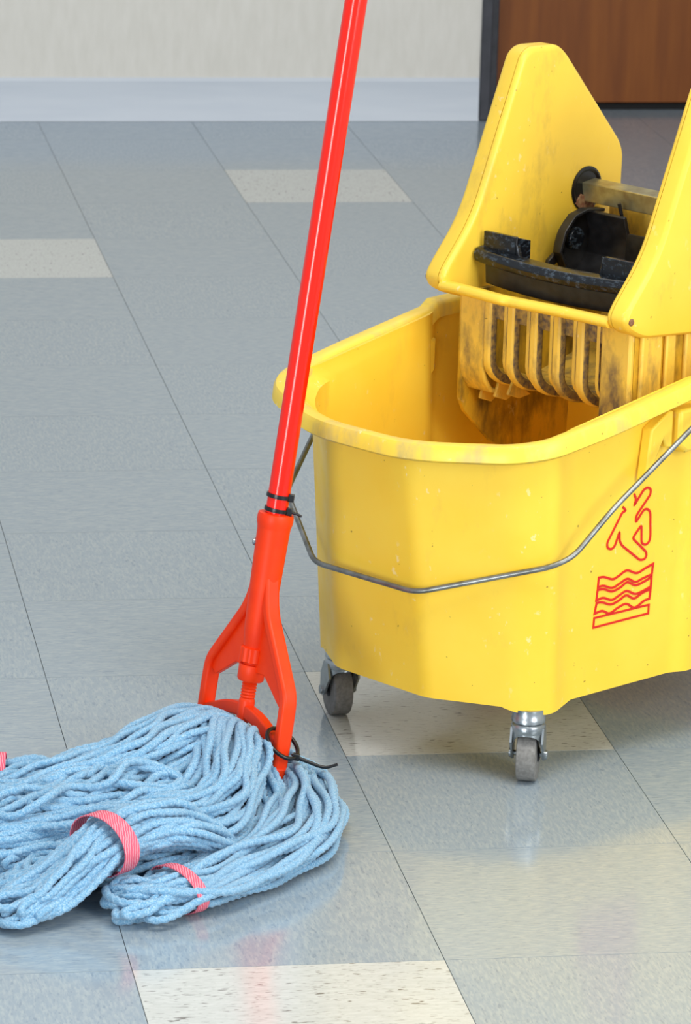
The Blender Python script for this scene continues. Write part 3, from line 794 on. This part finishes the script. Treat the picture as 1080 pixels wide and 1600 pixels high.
# yarn: looped strands in bundles.  guide rows: x, y, top height, half width, half height
SR = 0.0040
BUND = {
 'A': dict(g=[(-0.134, 0.530, 0.073, 0.058, 0.010), (-0.167, 0.502, 0.093, 0.054, 0.022), (-0.215, 0.455, 0.102, 0.052, 0.040), (-0.262, 0.415, 0.096, 0.056, 0.040), (-0.312, 0.392, 0.084, 0.060, 0.036), (-0.362, 0.376, 0.074, 0.060, 0.032), (-0.410, 0.368, 0.064, 0.060, 0.028), (-0.460, 0.362, 0.054, 0.060, 0.024), (-0.505, 0.352, 0.048, 0.064, 0.022)], num=80, twist=0.5, end=0.10, wob=0.007, loop=(0.9, 1.5)),
 'B': dict(g=[(-0.130, 0.510, 0.072, 0.052, 0.010), (-0.150, 0.468, 0.094, 0.049, 0.024), (-0.164, 0.390, 0.090, 0.048, 0.036), (-0.180, 0.328, 0.080, 0.048, 0.036), (-0.208, 0.290, 0.074, 0.050, 0.034), (-0.258, 0.282, 0.070, 0.054, 0.032), (-0.310, 0.285, 0.066, 0.054, 0.030), (-0.365, 0.283, 0.060, 0.052, 0.028), (-0.420, 0.272, 0.054, 0.052, 0.025), (-0.470, 0.268, 0.046, 0.052, 0.022)], num=84, twist=-0.45, end=0.12, wob=0.006, loop=(0.9, 1.5)),
 'R': dict(g=[(-0.180, 0.285, 0.026, 0.050, 0.012), (-0.206, 0.258, 0.062, 0.050, 0.022), (-0.240, 0.232, 0.090, 0.048, 0.027), (-0.280, 0.208, 0.093, 0.045, 0.027), (-0.320, 0.180, 0.083, 0.041, 0.024), (-0.354, 0.160, 0.062, 0.048, 0.024), (-0.388, 0.144, 0.046, 0.056, 0.021), (-0.416, 0.132, 0.036, 0.062, 0.017)], num=64, twist=0.25, end=0.16, wob=0.004, loop=(1.2, 2.4)),
 'C': dict(g=[(-0.130, 0.475, 0.050, 0.030, 0.012), (-0.103, 0.475, 0.054, 0.034, 0.022), (-0.084, 0.432, 0.050, 0.036, 0.023), (-0.086, 0.362, 0.048, 0.040, 0.022), (-0.116, 0.286, 0.046, 0.050, 0.021), (-0.166, 0.224, 0.043, 0.050, 0.020), (-0.218, 0.176, 0.038, 0.044, 0.017), (-0.256, 0.154, 0.035, 0.042, 0.015), (-0.284, 0.146, 0.030, 0.046, 0.013), (-0.304, 0.142, 0.026, 0.048, 0.011)], num=56, twist=0.5, end=0.24, wob=0.007, loop=(1.0, 2.2)),
 'N': dict(g=[(-0.300, 0.395, 0.050, 0.020, 0.012), (-0.345, 0.430, 0.066, 0.022, 0.015), (-0.398, 0.444, 0.064, 0.021, 0.014), (-0.450, 0.444, 0.054, 0.026, 0.015), (-0.500, 0.438, 0.044, 0.030, 0.014)], num=14, twist=0.4, end=0.15, wob=0.004, loop=(1.0, 2.0)),
 'M': dict(g=[(-0.205, 0.380, 0.050, 0.040, 0.010), (-0.232, 0.362, 0.082, 0.046, 0.010), (-0.275, 0.345, 0.086, 0.050, 0.010), (-0.320, 0.328, 0.079, 0.052, 0.010), (-0.368, 0.316, 0.074, 0.054, 0.010), (-0.415, 0.305, 0.066, 0.054, 0.010)], num=16, twist=0.9, end=0.35, wob=0.009, loop=(1.0, 2.0)),
 'D': dict(g=[(-0.130, 0.480, 0.055, 0.060, 0.015), (-0.165, 0.400, 0.055, 0.072, 0.024), (-0.205, 0.320, 0.054, 0.070, 0.024), (-0.270, 0.270, 0.054, 0.066, 0.024), (-0.340, 0.230, 0.046, 0.062, 0.020), (-0.400, 0.200, 0.036, 0.060, 0.016)], num=44, twist=0.8, end=0.12, wob=0.009, loop=(0.9, 1.8)),
}
def hexdisc(num):
    k = 3
    while True:
        pts = []
        d = 1.0 / k
        for a in range(-2 * k, 2 * k + 1):
            for b in range(-2 * k, 2 * k + 1):
                x = (a + 0.5 * b) * d; y = b * d * 0.866
                if x * x + y * y <= 1.0: pts.append((x, y))
        if len(pts) >= num: break
        k += 1
    pts.sort(key=lambda p: p[0] ** 2 + p[1] ** 2)
    return pts[:num] if len(pts) < num * 1.3 else pts[::max(1, len(pts) // num)][:num]
def bundle_point(G, T, SIDE, idx, u, v):
    return G[idx, :2], 0
for key, B in BUND.items():
    gd = np.array(B['g'])
    NS = 170
    G = spline(gd, NS)
    C3 = np.c_[G[:, 0], G[:, 1], G[:, 2] - G[:, 4]]
    T = np.gradient(C3, axis=0); T[:, 2] *= 0.3; T /= np.linalg.norm(T, axis=1)[:, None]
    SD = np.cross(T, np.array([0, 0, 1.0])); SD /= np.linalg.norm(SD, axis=1)[:, None]
    # at the clamp the strands lie side by side along the clamp bar
    for i in range(NS):
        wgt = max(0.0, 1 - i / (NS * 0.22))
        cdir = MC.copy(); cdir[2] = 0
        if key in 'CRMN': wgt = 0
        if cdir @ SD[i] < 0: cdir = -cdir
        s_ = (1 - wgt) * SD[i] + wgt * cdir
        SD[i] = s_ / np.linalg.norm(s_)
    B['G'], B['C3'], B['SD'], B['T'] = G, C3, SD, T
    pts = hexdisc(B['num'])
    paths = []
    S = np.linspace(0, 1, NS)
    for (u, v) in pts:
        u += rng.normal(0, 0.05); v += rng.normal(0, 0.05)
        ph = rng.uniform(0, 6.28, 4); fq = rng.uniform(1.0, 3.2, 4)
        ang = B['twist'] * S + 0.35 * np.sin(fq[0] * S * 3 + ph[0]) * S
        U = u * np.cos(ang) - v * np.sin(ang); W = u * np.sin(ang) + v * np.cos(ang)
        env = np.clip(S * 5, 0, 1)
        wx = B['wob'] * env * np.sin(2 * np.pi * fq[1] * S + ph[1]) + 0.4 * B['wob'] * env * np.sin(2 * np.pi * fq[2] * 2.6 * S + ph[2])
        wz = 0.5 * B['wob'] * env * np.sin(2 * np.pi * fq[3] * 1.4 * S + ph[3])
        Q = C3 + (U * G[:, 3] + wx)[:, None] * SD + np.array([0, 0, 1.0])[None, :] * (W * G[:, 4] + wz)[:, None]
        Q[:, 2] = np.maximum(Q[:, 2], SR * 1.02)
        paths.append((u, v, Q))
    # pair neighbouring strands into loops
    idx = list(range(len(paths)))
    idx.sort(key=lambda i: (round(paths[i][1] * 2.2), paths[i][0]))
    for a, b in zip(idx[0::2], idx[1::2]):
        Qa, Qb = paths[a][2], paths[b][2]
        cut = int(NS * (1 - rng.uniform(0.0, B['end'])))
        Ea, Eb = Qa[cut - 1], Qb[cut - 1]
        ta = Qa[cut - 1] - Qa[cut - 5]; ta /= np.linalg.norm(ta); tb = Qb[cut - 1] - Qb[cut - 5]; tb /= np.linalg.norm(tb)
        dd = max(np.linalg.norm(Ea - Eb), 0.012)
        ln = min(dd * rng.uniform(*B['loop']), 0.036)
        tz = np.linspace(0, 1, 16)[1:-1, None]
        arc = (1 - tz) ** 3 * Ea + 3 * tz * (1 - tz) ** 2 * (Ea + ta * ln) + 3 * tz ** 2 * (1 - tz) * (Eb + tb * ln) + tz ** 3 * Eb
        path = np.vstack([Qa[:cut], arc, Qb[:cut][::-1]])
        path[:, 2] = np.maximum(path[:, 2], SR * 1.02)
        # resample evenly
        s = np.r_[0, np.cumsum(np.linalg.norm(np.diff(path, axis=0), axis=1))]
        kk = int(s[-1] / 0.0024)
        ss = np.linspace(0, s[-1], kk)
        path = np.c_[np.interp(ss, s, path[:, 0]), np.interp(ss, s, path[:, 1]), np.interp(ss, s, path[:, 2])]
        for _ in range(2):
            path[1:-1] = (path[:-2] + 2 * path[1:-1] + path[2:]) / 4
        Vd, Fd = tube_data(path - ROOT, SR * rng.uniform(0.92, 1.08), 12, True, 3, 0.14, 0.027)
        me = bpy.data.meshes.new('yarn')
        me.from_pydata(Vd, [], Fd); me.update()
        link('yarn_strand', me, M['yarn'], mop, 80)

# stitched pink bands round the bundles
def tail_band(key, s, width, extra=0.0015, ang=0.0, a0=0.0, a1=2 * math.pi):
    B = BUND[key]; i = int(s * 169)
    c, sd, t = B['C3'][i], B['SD'][i], B['T'][i].copy()
    t[2] *= 0.6; t /= np.linalg.norm(t)
    t = t * math.cos(ang) + sd * math.sin(ang)
    w_, h_ = B['G'][i, 3] + extra + SR - 0.004, B['G'][i, 4] + extra + SR + 0.001
    V, F = [], []
    m = 48
    for j in range(m):
        a = a0 + (a1 - a0) * j / m
        e = 1.0
        ca, sa = math.cos(a), math.sin(a)
        x = w_ * math.copysign(abs(ca) ** e, ca); z = h_ * math.copysign(abs(sa) ** e, sa)
        for off in (-width / 2, width / 2):
            for th in (0, -0.0012):
                q = c + sd * x * (1 + th / w_) + np.array([0, 0, 1]) * z * (1 + th / h_) + t * off
                q[2] = max(q[2], 0.0004)
                V.append(q - ROOT)
    for j in range(m):
        a, b = j * 4, ((j + 1) % m) * 4
        F += [(a, a + 2, b + 2, b), (a + 1, b + 1, b + 3, a + 3), (a, b, b + 1, a + 1), (a + 2, a + 3, b + 3, b + 2)]
    o = link('tail_band', mesh('tail_band', V, F), M['band'], mop, 60)
    o['label'] = 'stitched pink band'
tail_band('R', 0.55, 0.019)
tail_band('C', 0.73, 0.013)
tail_band('N', 0.50, 0.015)
